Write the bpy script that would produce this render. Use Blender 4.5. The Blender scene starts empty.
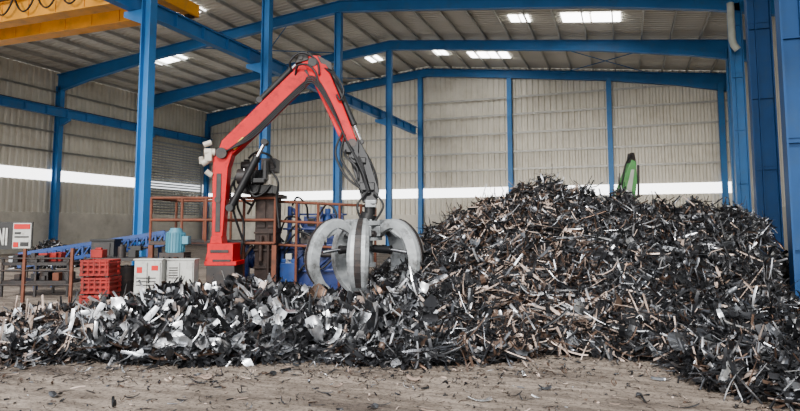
import bpy, math, random
import numpy as np
from mathutils import Vector, Matrix
random.seed(7); rng=np.random.default_rng(7)
TH=math.radians(20.5); H0=1.7
COL=bpy.context.scene.collection

# ------------------------------------------------------------ materials
def mat(name,col,rough=0.5,metal=0.0,var=0.25,scale=3.0,bump=0.0,emit=0.0,dirt=None,dirt_amt=0.0,dscale=6.0,spec=.5):
    m=bpy.data.materials.new(name); m.use_nodes=True
    nt=m.node_tree; nd=nt.nodes; lk=nt.links
    b=nd['Principled BSDF']; b.inputs['Specular IOR Level'].default_value=spec
    tc=nd.new('ShaderNodeTexCoord')
    n=nd.new('ShaderNodeTexNoise'); n.inputs['Scale'].default_value=scale; n.inputs['Detail'].default_value=6
    lk.new(tc.outputs['Object'],n.inputs['Vector'])
    r=nd.new('ShaderNodeValToRGB')
    c=np.array(col)
    r.color_ramp.elements[0].position=0.3; r.color_ramp.elements[1].position=0.72
    r.color_ramp.elements[0].color=(*np.clip(c*(1-var),0,1),1); r.color_ramp.elements[1].color=(*np.clip(c*(1+var*0.6),0,1),1)
    lk.new(n.outputs['Fac'],r.inputs['Fac'])
    out=r.outputs['Color']
    if dirt is not None:
        n2=nd.new('ShaderNodeTexNoise'); n2.inputs['Scale'].default_value=dscale; n2.inputs['Detail'].default_value=8; n2.inputs['Roughness'].default_value=0.7
        lk.new(tc.outputs['Object'],n2.inputs['Vector'])
        r2=nd.new('ShaderNodeValToRGB'); r2.color_ramp.elements[0].position=0.5; r2.color_ramp.elements[1].position=0.68
        r2.color_ramp.elements[0].color=(0,0,0,1); r2.color_ramp.elements[1].color=(dirt_amt,)*3+(1,)
        lk.new(n2.outputs['Fac'],r2.inputs['Fac'])
        mx=nd.new('ShaderNodeMixRGB'); lk.new(r2.outputs['Color'],mx.inputs['Fac']); lk.new(out,mx.inputs['Color1'])
        mx.inputs['Color2'].default_value=(*dirt,1); out=mx.outputs['Color']
    lk.new(out,b.inputs['Base Color'])
    b.inputs['Roughness'].default_value=rough; b.inputs['Metallic'].default_value=metal
    if bump>0:
        bp=nd.new('ShaderNodeBump'); bp.inputs['Strength'].default_value=bump; bp.inputs['Distance'].default_value=0.05
        n3=nd.new('ShaderNodeTexNoise'); n3.inputs['Scale'].default_value=scale*6; n3.inputs['Detail'].default_value=8
        lk.new(tc.outputs['Object'],n3.inputs['Vector']); lk.new(n3.outputs['Fac'],bp.inputs['Height']); lk.new(bp.outputs['Normal'],b.inputs['Normal'])
    if emit>0:
        b.inputs['Emission Color'].default_value=(*col,1); b.inputs['Emission Strength'].default_value=emit
    return m

M_blue=mat('blue_steel_paint',(0.022,0.16,0.42),0.5,0,0.18,0.8,dirt=(0.06,0.13,0.22),dirt_amt=0.45,dscale=1.5,spec=.3)
M_navy=mat('navy_steel_paint',(0.010,0.065,0.20),0.55,0,0.2,0.8,dirt=(0.03,0.07,0.14),dirt_amt=0.5,dscale=1.5,spec=.2)
M_clad=mat('corrugated_cladding',(0.68,0.635,0.535),0.55,0.03,0.12,0.35,dirt=(0.44,0.39,0.30),dirt_amt=0.55,dscale=0.6)
M_roof=mat('roof_sheet',(0.64,0.615,0.55),0.5,0.03,0.12,0.3)
M_louv=mat('louver_grey',(0.36,0.38,0.39),0.5,0.2,0.1,1)
M_conc=mat('wall_concrete',(0.60,0.56,0.48),0.9,0,0.15,1.2,0.3,dirt=(0.32,0.29,0.24),dirt_amt=0.5,dscale=1.0)
M_glow=mat('translucent_sheet',(1.0,1.0,1.0),0.5,0,0.02,1,emit=5.0)
M_sky=mat('skylight_sheet',(1.0,1.0,0.98),0.5,0,0.02,1,emit=12.0)
M_girt=mat('galvanised_girt',(0.44,0.43,0.39),0.45,0.2,0.15,2)
M_yel=mat('crane_yellow',(0.80,0.33,0.01),0.5,0,0.2,1.0,dirt=(0.25,0.15,0.06),dirt_amt=0.5,dscale=1.5,spec=.3)
M_red=mat('crane_red',(0.50,0.001,0.006),0.5,0,0.15,2.0,dirt=(0.08,0.004,0.004),dirt_amt=0.6,dscale=4,spec=.2)
M_redold=mat('worn_red',(0.28,0.015,0.012),0.65,0,0.3,4,dirt=(0.05,0.02,0.015),dirt_amt=0.85,dscale=6,spec=.3)
M_blk=mat('black_grease',(0.009,0.009,0.010),0.45,0.0,0.4,5,spec=.3)
M_dk=mat('dark_steel',(0.022,0.019,0.019),0.5,0.1,0.4,4,dirt=(0.065,0.035,0.023),dirt_amt=0.6,spec=.35)
M_brn=mat('brown_panel',(0.024,0.014,0.011),0.6,0.0,0.4,3,dirt=(0.055,0.03,0.02),dirt_amt=0.5,spec=.25)
M_chr=mat('chrome_rod',(0.7,0.7,0.72),0.15,1.0,0.05,3)
M_gry=mat('grapple_steel',(0.34,0.36,0.37),0.4,0.35,0.22,5,dirt=(0.05,0.045,0.04),dirt_amt=0.85,dscale=3.5)
M_rust=mat('rusty_rail',(0.15,0.05,0.028),0.75,0.1,0.35,5,dirt=(0.06,0.035,0.025),dirt_amt=0.6,spec=.3)
M_mblue=mat('machine_blue',(0.005,0.022,0.13),0.42,0.1,0.3,3,dirt=(0.008,0.009,0.018),dirt_amt=0.85,dscale=3)
M_teal=mat('motor_teal',(0.05,0.19,0.26),0.5,0,0.2,4)
M_wht=mat('cabinet_white',(0.46,0.46,0.43),0.5,0,0.15,3,dirt=(0.14,0.12,0.10),dirt_amt=0.7)
M_beige=mat('fitting_beige',(0.50,0.45,0.37),0.5,0.1,0.2,6)
M_green=mat('arm_green',(0.09,0.33,0.09),0.55,0,0.3,4,dirt=(0.2,0.25,0.15),dirt_amt=0.6)
M_pale=mat('pale_paint',(0.5,0.52,0.45),0.5,0,0.15,4)
M_brl=mat('conveyor_blue',(0.012,0.05,0.20),0.5,0,0.25,4,dirt=(0.04,0.04,0.05),dirt_amt=.5,spec=.3)
M_txtred=mat('sign_red',(0.5,0.01,0.01),0.5,0,0.05,2,spec=.2)
M_ywl=mat('decal_yellow',(0.85,0.6,0.05),0.5,0,0.05,2)

M_floor=bpy.data.materials.new('dusty_concrete_floor'); M_floor.use_nodes=True
def floor_nodes():
    nt=M_floor.node_tree; nd=nt.nodes; lk=nt.links; b=nd['Principled BSDF']
    tc=nd.new('ShaderNodeTexCoord')
    def noise(s,d=8,ro=0.6,sx=1,sy=1):
        mp=nd.new('ShaderNodeMapping'); mp.inputs['Scale'].default_value=(sx,sy,1)
        mp.inputs['Rotation'].default_value=(0,0,-TH)
        lk.new(tc.outputs['Object'],mp.inputs['Vector'])
        n=nd.new('ShaderNodeTexNoise'); n.inputs['Scale'].default_value=s; n.inputs['Detail'].default_value=d; n.inputs['Roughness'].default_value=ro
        lk.new(mp.outputs['Vector'],n.inputs['Vector']); return n
    def ramp(n,*el):
        r=nd.new('ShaderNodeValToRGB'); r.color_ramp.elements[0].position=el[0][0]; r.color_ramp.elements[0].color=(*el[0][1],1)
        r.color_ramp.elements[1].position=el[-1][0]; r.color_ramp.elements[1].color=(*el[-1][1],1)
        for p,c in el[1:-1]: e=r.color_ramp.elements.new(p); e.color=(*c,1)
        lk.new(n.outputs['Fac'],r.inputs['Fac']); return r.outputs['Color']
    def mul(a,b_,f):
        mx=nd.new('ShaderNodeMixRGB'); mx.blend_type='MULTIPLY'; mx.inputs['Fac'].default_value=f
        lk.new(a,mx.inputs['Color1']); lk.new(b_,mx.inputs['Color2']); return mx.outputs['Color']
    c=ramp(noise(0.8,8,.65,.6,1.8),(.36,(0.11,0.083,0.065)),(.48,(0.25,0.20,0.157)),(.66,(0.38,0.31,0.25)))
    c=mul(c,ramp(noise(3.0,10,.75,0.4,2.0),(.40,(0.3,0.27,0.25)),(.56,(1,1,1))),.75)
    n3=noise(24,6,.7)
    c=mul(c,ramp(n3,(.40,(0.25,0.22,0.2)),(.49,(1,1,1))),.8)
    lk.new(c,b.inputs['Base Color']); b.inputs['Roughness'].default_value=.85
    bp=nd.new('ShaderNodeBump'); bp.inputs['Strength'].default_value=.5; bp.inputs['Distance'].default_value=.03
    lk.new(n3.outputs['Fac'],bp.inputs['Height']); lk.new(bp.outputs['Normal'],b.inputs['Normal'])
floor_nodes()

M_scrap=bpy.data.materials.new('scrap_steel'); M_scrap.use_nodes=True
def scrap_nodes():
    nt=M_scrap.node_tree; nd=nt.nodes; lk=nt.links; b=nd['Principled BSDF']
    a=nd.new('ShaderNodeAttribute'); a.attribute_name='Col'
    tc=nd.new('ShaderNodeTexCoord'); n=nd.new('ShaderNodeTexNoise'); n.inputs['Scale'].default_value=9; n.inputs['Detail'].default_value=6
    lk.new(tc.outputs['Object'],n.inputs['Vector'])
    r=nd.new('ShaderNodeValToRGB'); r.color_ramp.elements[0].position=.35; r.color_ramp.elements[0].color=(.45,.4,.37,1)
    r.color_ramp.elements[1].position=.6; r.color_ramp.elements[1].color=(1,1,1,1); lk.new(n.outputs['Fac'],r.inputs['Fac'])
    mx=nd.new('ShaderNodeMixRGB'); mx.blend_type='MULTIPLY'; mx.inputs['Fac'].default_value=.6
    lk.new(a.outputs['Color'],mx.inputs['Color1']); lk.new(r.outputs['Color'],mx.inputs['Color2'])
    lk.new(mx.outputs['Color'],b.inputs['Base Color'])
    lk.new(a.outputs['Alpha'],b.inputs['Metallic']); b.inputs['Roughness'].default_value=.30; b.inputs['Specular IOR Level'].default_value=.35
scrap_nodes()

# ------------------------------------------------------------ mesh builder
class MB:
    def __init__(s): s.v=[]; s.f=[]; s.m=[]; s.sm=[]
    def add(s,vs,fs,mi=0,smooth=False):
        o=len(s.v); s.v+= [tuple(v) for v in vs]
        for f in fs: s.f.append([i+o for i in f]); s.m.append(mi); s.sm.append(smooth)
    def box(s,c,size,mi=0,rot=None):
        c=Vector(c); hx,hy,hz=[q/2 for q in size]
        vs=[Vector((x,y,z)) for x in(-hx,hx) for y in(-hy,hy) for z in(-hz,hz)]
        if rot is not None: vs=[rot@v for v in vs]
        s.add([v+c for v in vs],[(0,1,3,2),(4,6,7,5),(0,4,5,1),(2,3,7,6),(0,2,6,4),(1,5,7,3)],mi)
    def bx(s,x0,x1,y0,y1,z0,z1,mi=0): s.box(((x0+x1)/2,(y0+y1)/2,(z0+z1)/2),(abs(x1-x0),abs(y1-y0),abs(z1-z0)),mi)
    def bar(s,p0,p1,w,h,mi=0,side=(0,1,0),w2=None,h2=None):
        p0=Vector(p0);p1=Vector(p1); t=(p1-p0).normalized(); sd=Vector(side)
        if abs(sd.dot(t))>.95: sd=Vector((1,0,0))
        sd=(sd-t*sd.dot(t)).normalized(); up=t.cross(sd)
        w2=w if w2 is None else w2; h2=h if h2 is None else h2
        vs=[]
        for p,a,b in((p0,w,h),(p1,w2,h2)):
            for i,j in((-1,-1),(1,-1),(1,1),(-1,1)): vs.append(p+sd*a/2*i+up*b/2*j)
        s.add(vs,[(0,3,2,1),(4,5,6,7),(0,1,5,4),(1,2,6,5),(2,3,7,6),(3,0,4,7)],mi)
    def cyl(s,p0,p1,r,r2=None,n=16,mi=0):
        p0=Vector(p0);p1=Vector(p1); r2=r if r2 is None else r2
        t=(p1-p0).normalized(); a=t.orthogonal().normalized(); b=t.cross(a)
        vs=[p+(a*math.cos(2*math.pi*k/n)+b*math.sin(2*math.pi*k/n))*q for p,q in((p0,r),(p1,r2)) for k in range(n)]
        s.add(vs,[(k,(k+1)%n,n+(k+1)%n,n+k) for k in range(n)],mi,True)
        s.add(vs,[list(range(n))[::-1],list(range(n,2*n))],mi)
    def tube(s,pts,r,n=8,mi=0):
        pts=[Vector(p) for p in pts]; rings=[]; a=None
        for i,p in enumerate(pts):
            t=(pts[min(i+1,len(pts)-1)]-pts[max(i-1,0)]).normalized()
            a=t.orthogonal().normalized() if a is None else (a-t*a.dot(t)).normalized()
            b=t.cross(a); rings.append([p+(a*math.cos(2*math.pi*k/n)+b*math.sin(2*math.pi*k/n))*r for k in range(n)])
        vs=[v for R in rings for v in R]; fs=[]
        for i in range(len(pts)-1):
            for k in range(n): fs.append((i*n+k,i*n+(k+1)%n,(i+1)*n+(k+1)%n,(i+1)*n+k))
        s.add(vs,fs,mi,True); s.add(rings[0],[list(range(n))[::-1]],mi); s.add(rings[-1],[list(range(n))],mi)
    def prism(s,pts,th,y=0,mi=0,axis=(0,1,0)):
        ax=Vector(axis); n=len(pts); P=[Vector(p) for p in pts]
        vs=[p+ax*(y-th/2) for p in P]+[p+ax*(y+th/2) for p in P]
        s.add(vs,[list(range(n)),list(range(n,2*n))[::-1]]+[(i,n+i,n+(i+1)%n,(i+1)%n) for i in range(n)],mi)
    def ibeam(s,p0,p1,w,h,tf=.03,tw=.02,side=(0,1,0),mi=0):
        p0=Vector(p0);p1=Vector(p1); t=(p1-p0).normalized(); sd=Vector(side); sd=(sd-t*sd.dot(t)).normalized(); up=t.cross(sd)
        s.bar(p0,p1,tw,h-2*tf,mi,side)
        for k in(-1,1): s.bar(p0+up*k*(h/2-tf/2),p1+up*k*(h/2-tf/2),w,tf,mi,side)
    def shear(s,f):
        s.v=[tuple(Vector(v)+Vector((0,f(v),0))) for v in s.v]
    def mesh(s,name,mats,fix=True):
        me=bpy.data.meshes.new(name); me.from_pydata(s.v,[],s.f)
        for m in mats: me.materials.append(m)
        me.polygons.foreach_set('material_index',s.m); me.polygons.foreach_set('use_smooth',s.sm)
        if fix:
            import bmesh
            bm=bmesh.new(); bm.from_mesh(me); bmesh.ops.recalc_face_normals(bm,faces=bm.faces); bm.to_mesh(me); bm.free()
        me.update(); return me

def F(x,d,z=0):
    return Vector((x*math.cos(TH)-d*math.sin(TH), x*math.sin(TH)+d*math.cos(TH), z))
def tag(o,label=None,cat=None,group=None,kind=None):
    if label:o['label']=label
    if cat:o['category']=cat
    if group:o['group']=group
    if kind:o['kind']=kind
def thing(name,loc,rotz,label,cat,group=None):
    o=bpy.data.objects.new(name,None); COL.objects.link(o); o.location=loc; o.rotation_euler=(0,0,rotz); o.empty_display_size=.2
    tag(o,label,cat,group); return o
def part(name,mb,mats,parent,bevel=0.0,label=None):
    if not isinstance(mats,(list,tuple)): mats=[mats]
    o=bpy.data.objects.new(name,mb.mesh(name,mats)); COL.objects.link(o); o.parent=parent
    if bevel>0:
        b=o.modifiers.new('bevel','BEVEL'); b.width=bevel; b.segments=2; b.limit_method='ANGLE'
    if label:o['label']=label
    return o
def solo(name,mb,mats,label=None,cat=None,loc=(0,0,0),rotz=0,group=None,kind=None,bevel=0,fix=True):
    if not isinstance(mats,(list,tuple)): mats=[mats]
    o=bpy.data.objects.new(name,mb.mesh(name,mats,fix)); COL.objects.link(o); o.location=loc; o.rotation_euler=(0,0,rotz)
    tag(o,label,cat,group,kind)
    if bevel>0:
        b=o.modifiers.new('bevel','BEVEL'); b.width=bevel; b.segments=2; b.limit_method='ANGLE'
    return o

# ------------------------------------------------------------ building
XL,XR,XM,YB,YF=-35.5,6.8,-14.35,44.6,6.5
def roof(x): return 14.3-2.3*abs(x-XM)/21.15
FR=[7.7,15.1,22.0,29.0,36.6,44.3]
def corr(a,b,pitch=.3,dep=.05):
    out=[];x=a
    while x<b:
        for q,o in((0,0),(.35,0),(.5,1),(.85,1)):
            if x+q*pitch<b: out.append((x+q*pitch,o*dep))
        x+=pitch
    out.append((b,0)); return out
m=MB(); m.bx(-45,20,-14,47,-.2,0); solo('floor',m,M_floor,'dusty brown-grey concrete floor with stains','floor',kind='structure')
m=MB()
for xa,xb in((XL-.3,XM),(XM,XR+.3)):
    pr=corr(YF,YB+.2,.35,.05); vs=[]
    for y,o in pr: vs+= [(xa,y,roof(xa)+o),(xb,y,roof(xb)+o)]
    m.add(vs,[(2*i,2*i+2,2*i+3,2*i+1) for i in range(len(pr)-1)])
solo('ceiling',m,M_roof,'light grey corrugated pitched roof sheeting','ceiling',kind='structure',fix=False)
def wallx(m,z0,z1f,mi,y):
    pr=corr(XL,XR,.42,.11); vs=[]
    for x,o in pr: vs+=[(x,y-o,z0),(x,y-o,z1f(x))]
    m.add(vs,[(2*i,2*i+2,2*i+3,2*i+1) for i in range(len(pr)-1)],mi)
ZA,ZB=3.88,4.6
m=MB(); wallx(m,7.15,roof,0,YB-.03); wallx(m,ZB,lambda x:7.25,0,YB); wallx(m,2.6,lambda x:ZA,0,YB); m.bx(XL,XR,YB-.02,YB+.2,0,2.6,1)
solo('wall_back',m,[M_clad,M_conc],'cream-beige corrugated back wall over concrete base','wall',kind='structure',fix=False)
ZC,ZD=4.68,5.4
def wally(m,x,sgn,z0,z1,mi):
    pr=corr(YF,YB,.42,.11); vs=[]
    for y,o in pr: vs+=[(x+sgn*o,y,z0),(x+sgn*o,y,z1)]
    m.add(vs,[(2*i,2*i+2,2*i+3,2*i+1) for i in range(len(pr)-1)],mi)
m=MB(); wally(m,XL+.03,1,8.5,12,0); wally(m,XL,1,ZD,8.6,0); wally(m,XL,1,2.6,ZC,0); m.bx(XL-.2,XL+.02,YF,YB,0,2.6,1)
solo('wall_left',m,[M_clad,M_conc],'cream-beige corrugated side wall over concrete base','wall',kind='structure',fix=False)
m=MB(); wally(m,XR,-1,2.6,12,0); m.bx(XR-.02,XR+.2,YF,YB,0,2.6,1)
solo('wall_right',m,[M_clad,M_conc],'grey corrugated side wall over concrete base','wall',kind='structure',fix=False)
m=MB(); z=2.7
while z<8.4:
    m.box((XL+.2,40.4,z),(.14,6.6,.03),rot=Matrix.Rotation(math.radians(-40),3,'Y')); z+=.22
m.bx(XL+.12,XL+.33,37.0,37.1,2.6,8.5); m.bx(XL+.12,XL+.33,43.7,43.8,2.6,8.5); m.bx(XL+.12,XL+.33,37.0,43.8,8.45,8.55)
solo('trim_1',m,M_louv,'grey horizontal ventilation louvres set in side wall','louvre',kind='structure')
wi=1
WC=[-28.9,-21.8,-14.8,-7.8,-.8]
bc=[XL]+WC+[XR]
for a,b in zip(bc[:-1],bc[1:]):
    m=MB(); m.bx(a+.05,b-.05,YB-.02,YB+.03,ZA,ZB); solo('window_%d'%wi,m,M_glow,'white translucent daylight strip in back wall','window',kind='structure'); wi+=1
for a,b in zip(FR[:-2],FR[1:-1]):
    m=MB(); m.bx(XL-.03,XL+.02,a,b,ZC,ZD); solo('window_%d'%wi,m,M_glow,'white translucent daylight strip in side wall','window',kind='structure'); wi+=1
for x,y,w,l in((-1.4,33.0,3.1,1.5),(-8.6,40.8,2.9,1.5),(-5.2,33,1.2,1.2),(-12.0,40.2,1.1,1.2),(-28.2,31.0,2.3,1.8),(-22.4,25.6,2.4,1.6),(-17,40,1.0,1.3),(-6,20,3,1.5),(-20,14,3,1.5),(0,14,3,1.5)):
    m=MB()
    for k in(-1,1):
        c=x+k*w/4; hw=w/4-.05
        m.add([(c-hw,y-l/2,roof(c-hw)-.03),(c+hw,y-l/2,roof(c+hw)-.03),(c+hw,y+l/2,roof(c+hw)-.03),(c-hw,y+l/2,roof(c-hw)-.03)],[(0,1,2,3)])
    solo('window_%d'%wi,m,M_sky,'bright translucent roof skylight sheet','skylight',kind='structure',fix=False); wi+=1
x=XL+.7
while x<XR:
    m=MB(); z=roof(x)-.12
    m.bx(x-.035,x+.035,YF,YB-.1,z-.1,z-.09); m.bx(x-.035,x-.028,YF,YB-.1,z-.1,z+.1); m.bx(x-.035,x+.035,YF,YB-.1,z+.09,z+.1)
    solo('roof_purlin',m,M_girt,'galvanised steel purlin under the roof sheeting','purlin',group='roof purlins'); x+=1.5
for z in(5.9,7.2,8.6,10.0,11.3):
    m=MB(); m.bx(XL+.3,XR-.2,YB-.28,YB-.15,z-.03,z+.03); m.bx(XL+.3,XR-.2,YB-.28,YB-.26,z-.07,z+.07)
    solo('wall_girt',m,M_girt,'galvanised steel girt across the back wall cladding','girt',group='wall girts')
for z in(6.6,7.9,10.6):
    m=MB(); m.bx(XL+.16,XL+.26,YF+.3,36.5,z-.03,z+.03); m.bx(XL+.24,XL+.26,YF+.3,36.5,z-.07,z+.07)
    solo('wall_girt',m,M_girt,'galvanised steel girt along the side wall cladding','girt',group='wall girts')
def rafter(y):
    r=thing('roof_rafter',(0,y,0),0,'blue tapered steel rafter spanning under the roof','roof beam','roof rafters')
    xs=[XL+.2,XL+3,XL+8,XM-3,XM,XM+3,XR-8,XR-3,XR-.2]; dep=[1.15,.85,.6,.55,.6,.55,.6,.85,1.15]
    top=[Vector((x,0,roof(x)-.25)) for x in xs]; bot=[Vector((x,0,roof(x)-.25-q)) for x,q in zip(xs,dep)]
    m=MB()
    for i in range(len(xs)-1): m.prism([top[i],top[i+1],bot[i+1],bot[i]],.03)
    part('web',m,M_blue,r)
    m=MB()
    for L in(top,bot):
        for i in range(len(xs)-1): m.bar(L[i],L[i+1],.30,.04)
    part('flange',m,M_blue,r)
for y in FR: rafter(y)
def column(name,x,y,z1,w,dx,label,group,bracket=None,axis='x',stiff=False,mt=None):
    mt=mt or M_blue
    c=thing(name,(x,y,0),0,label,'steel column',group)
    m=MB()
    if axis=='x':
        m.bx(-dx/2,dx/2,-.015,.015,0,z1)
        for k in(-1,1): m.bx(k*dx/2-.02,k*dx/2+.02,-w/2,w/2,0,z1)
        if stiff:
            z=1.2
            while z<z1: m.bx(-dx/2,dx/2,-.12,.12,z-.012,z+.012); z+=2.3
            m.bx(-dx*.18,-dx*.14,-.14,.14,0,z1)
            for zz in(3.9,8.6): m.bx(-dx/2+.03,dx/2-.03,-.05,-.02,zz-.3,zz+.3)
    else:
        m.bx(-.015,.015,-dx/2,dx/2,0,z1)
        for k in(-1,1): m.bx(-w/2,w/2,k*dx/2-.02,k*dx/2+.02,0,z1)
    part('shaft',m,mt,c)
    m=MB(); m.bx(-dx/2-.12,dx/2+.12,-w/2-.12,w/2+.12,0,.04)
    for k in(-1,1):
        for q in(-1,1): m.cyl((k*(dx/2+.06),q*(w/2+.06),.04),(k*(dx/2+.06),q*(w/2+.06),.12),.025,n=6)
    part('base_plate',m,mt,c)
    if bracket:
        m=MB()
        for sg in bracket[1]:
            z=bracket[0]; ex=bracket[2]; m.prism([(sg*dx/2,0,z),(sg*(dx/2+ex),0,z),(sg*(dx/2+ex),0,z-.18),(sg*dx/2,0,z-.5)],.22)
        part('corbel',m,mt,c)
    return c
zb=8.8
for y in FR[:-1]:
    column('steel_column',-14.45,y,roof(-14.45)-.85,.30,.34,'tall blue steel column carrying a crane runway beam','centre columns',(zb,(-1,),.8))
    column('steel_column',XL+.45,y,11,.32,.42,'blue steel column against the side wall','side wall columns',(zb,(1,),.75))
for y,x0,x1,mt in((15.1,3.33,4.5,M_navy),(22.0,3.95,4.6,M_navy),(29.0,4.5,4.98,M_blue),(36.6,5.5,6.1,M_blue)):
    column('steel_column',(x0+x1)/2,y,roof(4.5)-.85,.4,x1-x0,'dark blue built-up steel column beside the scrap heap' if y<25 else 'blue steel column near the back corner','side wall columns',stiff=True,mt=mt)
m=MB(); m.tube([(4.5,28.3,11.2),(4.5,28.3,9.6),(4.56,28.3,9.35),(4.7,28.32,9.15)],.14,12)
solo('downpipe',m,M_pale,'pale rainwater pipe strapped beside a blue column','pipe')
for x in [XL+.45]+WC+[6.2]:
    column('wind_column',x,YB-.45,roof(x)-.9,.34,.3,'blue steel wind column standing against the back wall','back wall columns',axis='y')
def runway(x,label,zc=zb+.3):
    b=thing('crane_runway_beam',(x,0,0),0,label,'crane beam','crane runway beams')
    m=MB(); m.ibeam((0,7,zc),(0,YB-.7,zc),.32,.56,.04,.03,side=(1,0,0))
    y=8
    while y<YB-1:
        m.bx(-.14,.14,y-.01,y+.01,zc-.25,zc+.25); y+=1.5
    part('girder',m,M_blue,b)
    m=MB(); m.bx(-.04,.04,7,YB-.7,zc+.28,zc+.36); part('rail',m,M_dk,b)
runway(-15.1,'blue steel crane runway beam on the centre columns'); runway(XL+1.1,'blue steel crane runway beam along the side wall')
for k,(a,b,c,d) in enumerate(((-25,37,-18,44),(-18,37,-25,44),(-4,37,2,44),(2,37,-4,44),(-25,29.6,-18,36.2),(-18,29.6,-25,36.2))):
    m=MB(); m.cyl((a,b,roof(a)-.4-.07*(k%2)),(c,d,roof(c)-.4-.07*(k%2)),.03,n=6); solo('bracing_rod',m,M_blue,'thin diagonal steel bracing rod under the roof','bracing',group='roof bracing')

# overhead crane
oc=thing('overhead_crane',(-25,16.7,zb+.66),0,'yellow double-girder overhead travelling crane on runway beams','overhead crane')
for y in(-.8,.8):
    m=MB(); m.bx(-9.0,9.3,y-.22,y+.22,0.05,.95)
    x=-8.4
    while x<9.2: m.bx(x-.015,x+.015,y-.25,y+.25,.05,.95); x+=1.4
    m.bx(-9.0,9.3,y-.3,y+.3,0.02,.06); m.bx(-9.0,9.3,y-.3,y+.3,.94,.98)
    part('girder',m,M_yel,oc,.01)
for x in(-9.4,9.9):
    m=MB(); m.bx(x-.2,x+.2,-1.4,1.4,0.12,.6); m.box((x,-1.5,.3),(.3,.15,.3),1)
    m.bx(x-.7 if x>0 else x,x if x>0 else x+.6,-1.0,1.0,.3,.6)
    for y in(-1.1,1.1): m.cyl((x-.1,y,.2),(x+.1,y,.2),.2,n=20,mi=1)
    part('end_carriage',m,[M_yel,M_dk],oc,.01)
m=MB(); m.bx(-3.2,-.8,-1.1,1.1,1.0,1.25); m.cyl((-2.9,0,1.6),(-1.1,0,1.6),.32,n=24,mi=1); m.bx(-1.1,-.6,-.4,.4,1.25,1.9,1); m.bx(-3.3,-3.0,-.5,.5,1.25,1.9,0)
part('hoist_trolley',m,[M_yel,M_dk],oc,.01)
m=MB()
for k in range(9):
    x0=-2+k*1.15; pts=[(x0+1.05*t,-1.25,.75-.55*4*t*(1-t)) for t in np.linspace(0,1,13)]; m.tube(pts,.035,6)
m.bx(-2.2,9,-1.29,-1.21,.75,.82)
part('festoon_cable',m,M_blk,oc)
m=MB()
for k in range(13): m.cyl((-8.5+k*1.45,-1.5,.95),(-8.5+k*1.45,-1.5,2.0),.02,n=6)
m.cyl((-8.5,-1.5,2),(9,-1.5,2),.02,n=6); m.cyl((-8.5,-1.5,1.5),(9,-1.5,1.5),.015,n=6); m.bx(-8.6,9.2,-1.55,-1.08,.9,.94)
part('walkway_railing',m,M_yel,oc)

# ------------------------------------------------------------ drawing-sheet frame: x right, z up, y depth offset
class D:
    def __init__(s,d,u0): s.d=d; s.u0=u0; s.S=d/600; s.vg=226+600*H0/d; s.x=(u0-400)*s.S
    def loc(s): return F(s.x,s.d,0)
    def __call__(s,u,v,y=0): return Vector(((u-s.u0)*s.S,y,(s.vg-v)*s.S))
    def box(s,m,u0,u1,v0,v1,y0,y1,mi=0):
        a=s(u0,v1); b=s(u1,v0); m.bx(a.x,b.x,y0,y1,a.z,b.z,mi)
def bez(pts,n=20):
    pts=[Vector(p) for p in pts]; out=[]
    for i in range(len(pts)-1):
        p0=pts[max(i-1,0)];p1=pts[i];p2=pts[i+1];p3=pts[min(i+2,len(pts)-1)]
        for t in np.linspace(0,1,n,endpoint=False):
            out.append(.5*((2*p1)+(p2-p0)*t+(2*p0-5*p1+4*p2-p3)*t*t+(3*p1-p0-3*p2+p3)*t**3))
    return out+[pts[-1]]

# ---- red knuckle crane
g=D(13,228); P=g
cr=thing('grapple_crane',g.loc(),TH,'red hydraulic knuckle-boom loading crane behind the scrap heap','crane')
zt=P(0,60).z; ze=P(0,212).z
def lean(v):
    if v[0]<(306-228)*g.S: return 0
    return -1.2*min(1,max(0,(zt-v[2])/(zt-ze)))
m=MB(); m.prism([P(213,303),P(242,303),P(240,262),P(213,262)],.66,mi=1); g.box(m,213,238,243,262,-.3,.3)
m.bx(-.2,.18,-.34,-.305,.94,1.0,1); g.box(m,211,242,260,264,-.34,.34); g.box(m,216,234,249,252,-.315,-.3,1)
m.prism([P(213,260),P(210,260),P(213,246)],.05,y=-.2); m.prism([P(214,243),P(226,243),P(225,236),P(215,236)],.4)
part('base',m,[M_red,M_dk],cr,.015)
m=MB(); m.prism([P(215,241),P(214,168),P(215,154),P(224,147),P(234,151),P(229,168),P(225,241)],.30)
m.cyl(P(223,154,-.24),P(223,154,.24),.12,mi=1); m.cyl(P(220,200,-.18),P(220,200,.18),.07,mi=1); g.box(m,218,223,174,232,-.165,-.148,1)
part('mast',m,[M_red,M_dk],cr,.02)
m=MB(); m.prism([P(219,150),P(222,141),P(232,131),P(300,62),P(309,54),P(318,58),P(318,70),P(252,137),P(240,149),P(230,158)],.28)
m.cyl(P(312,62,-.22),P(312,62,.22),.1,mi=1); m.prism([P(232,148),P(243,137),P(246,140),P(235,151)],.3,mi=2)
part('main_boom',m,[M_red,M_dk,M_ywl],cr,.02)
m=MB(); m.prism([P(303,60),P(309,54),P(319,54),P(325,62),P(341,100),P(357,140),P(360,150),P(350,153),P(344,146),P(325,106),P(308,73)],.25)
m.cyl(P(355,148,-.2),P(355,148,.2),.09,mi=1); m.shear(lean); part('outer_arm',m,[M_red,M_dk],cr,.02)
m=MB(); m.prism([P(348,150),P(361,144),P(370,160),P(381,193),P(379,205),P(366,205),P(360,185)],.22)
m.cyl(P(364,170,-.16),P(372,196,-.16),.05); m.box(P(361,165,0),(.32,.34,.12)); m.box(P(370,190,0),(.30,.36,.16)); m.box(P(354,152,0),(.32,.38,.24)); m.cyl(P(358,160,-.22),P(358,160,.22),.08); m.cyl(P(376,204,-.2),P(376,204,.2),.07)
m.shear(lean); part('stick',m,M_blk,cr,.015)
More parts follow.
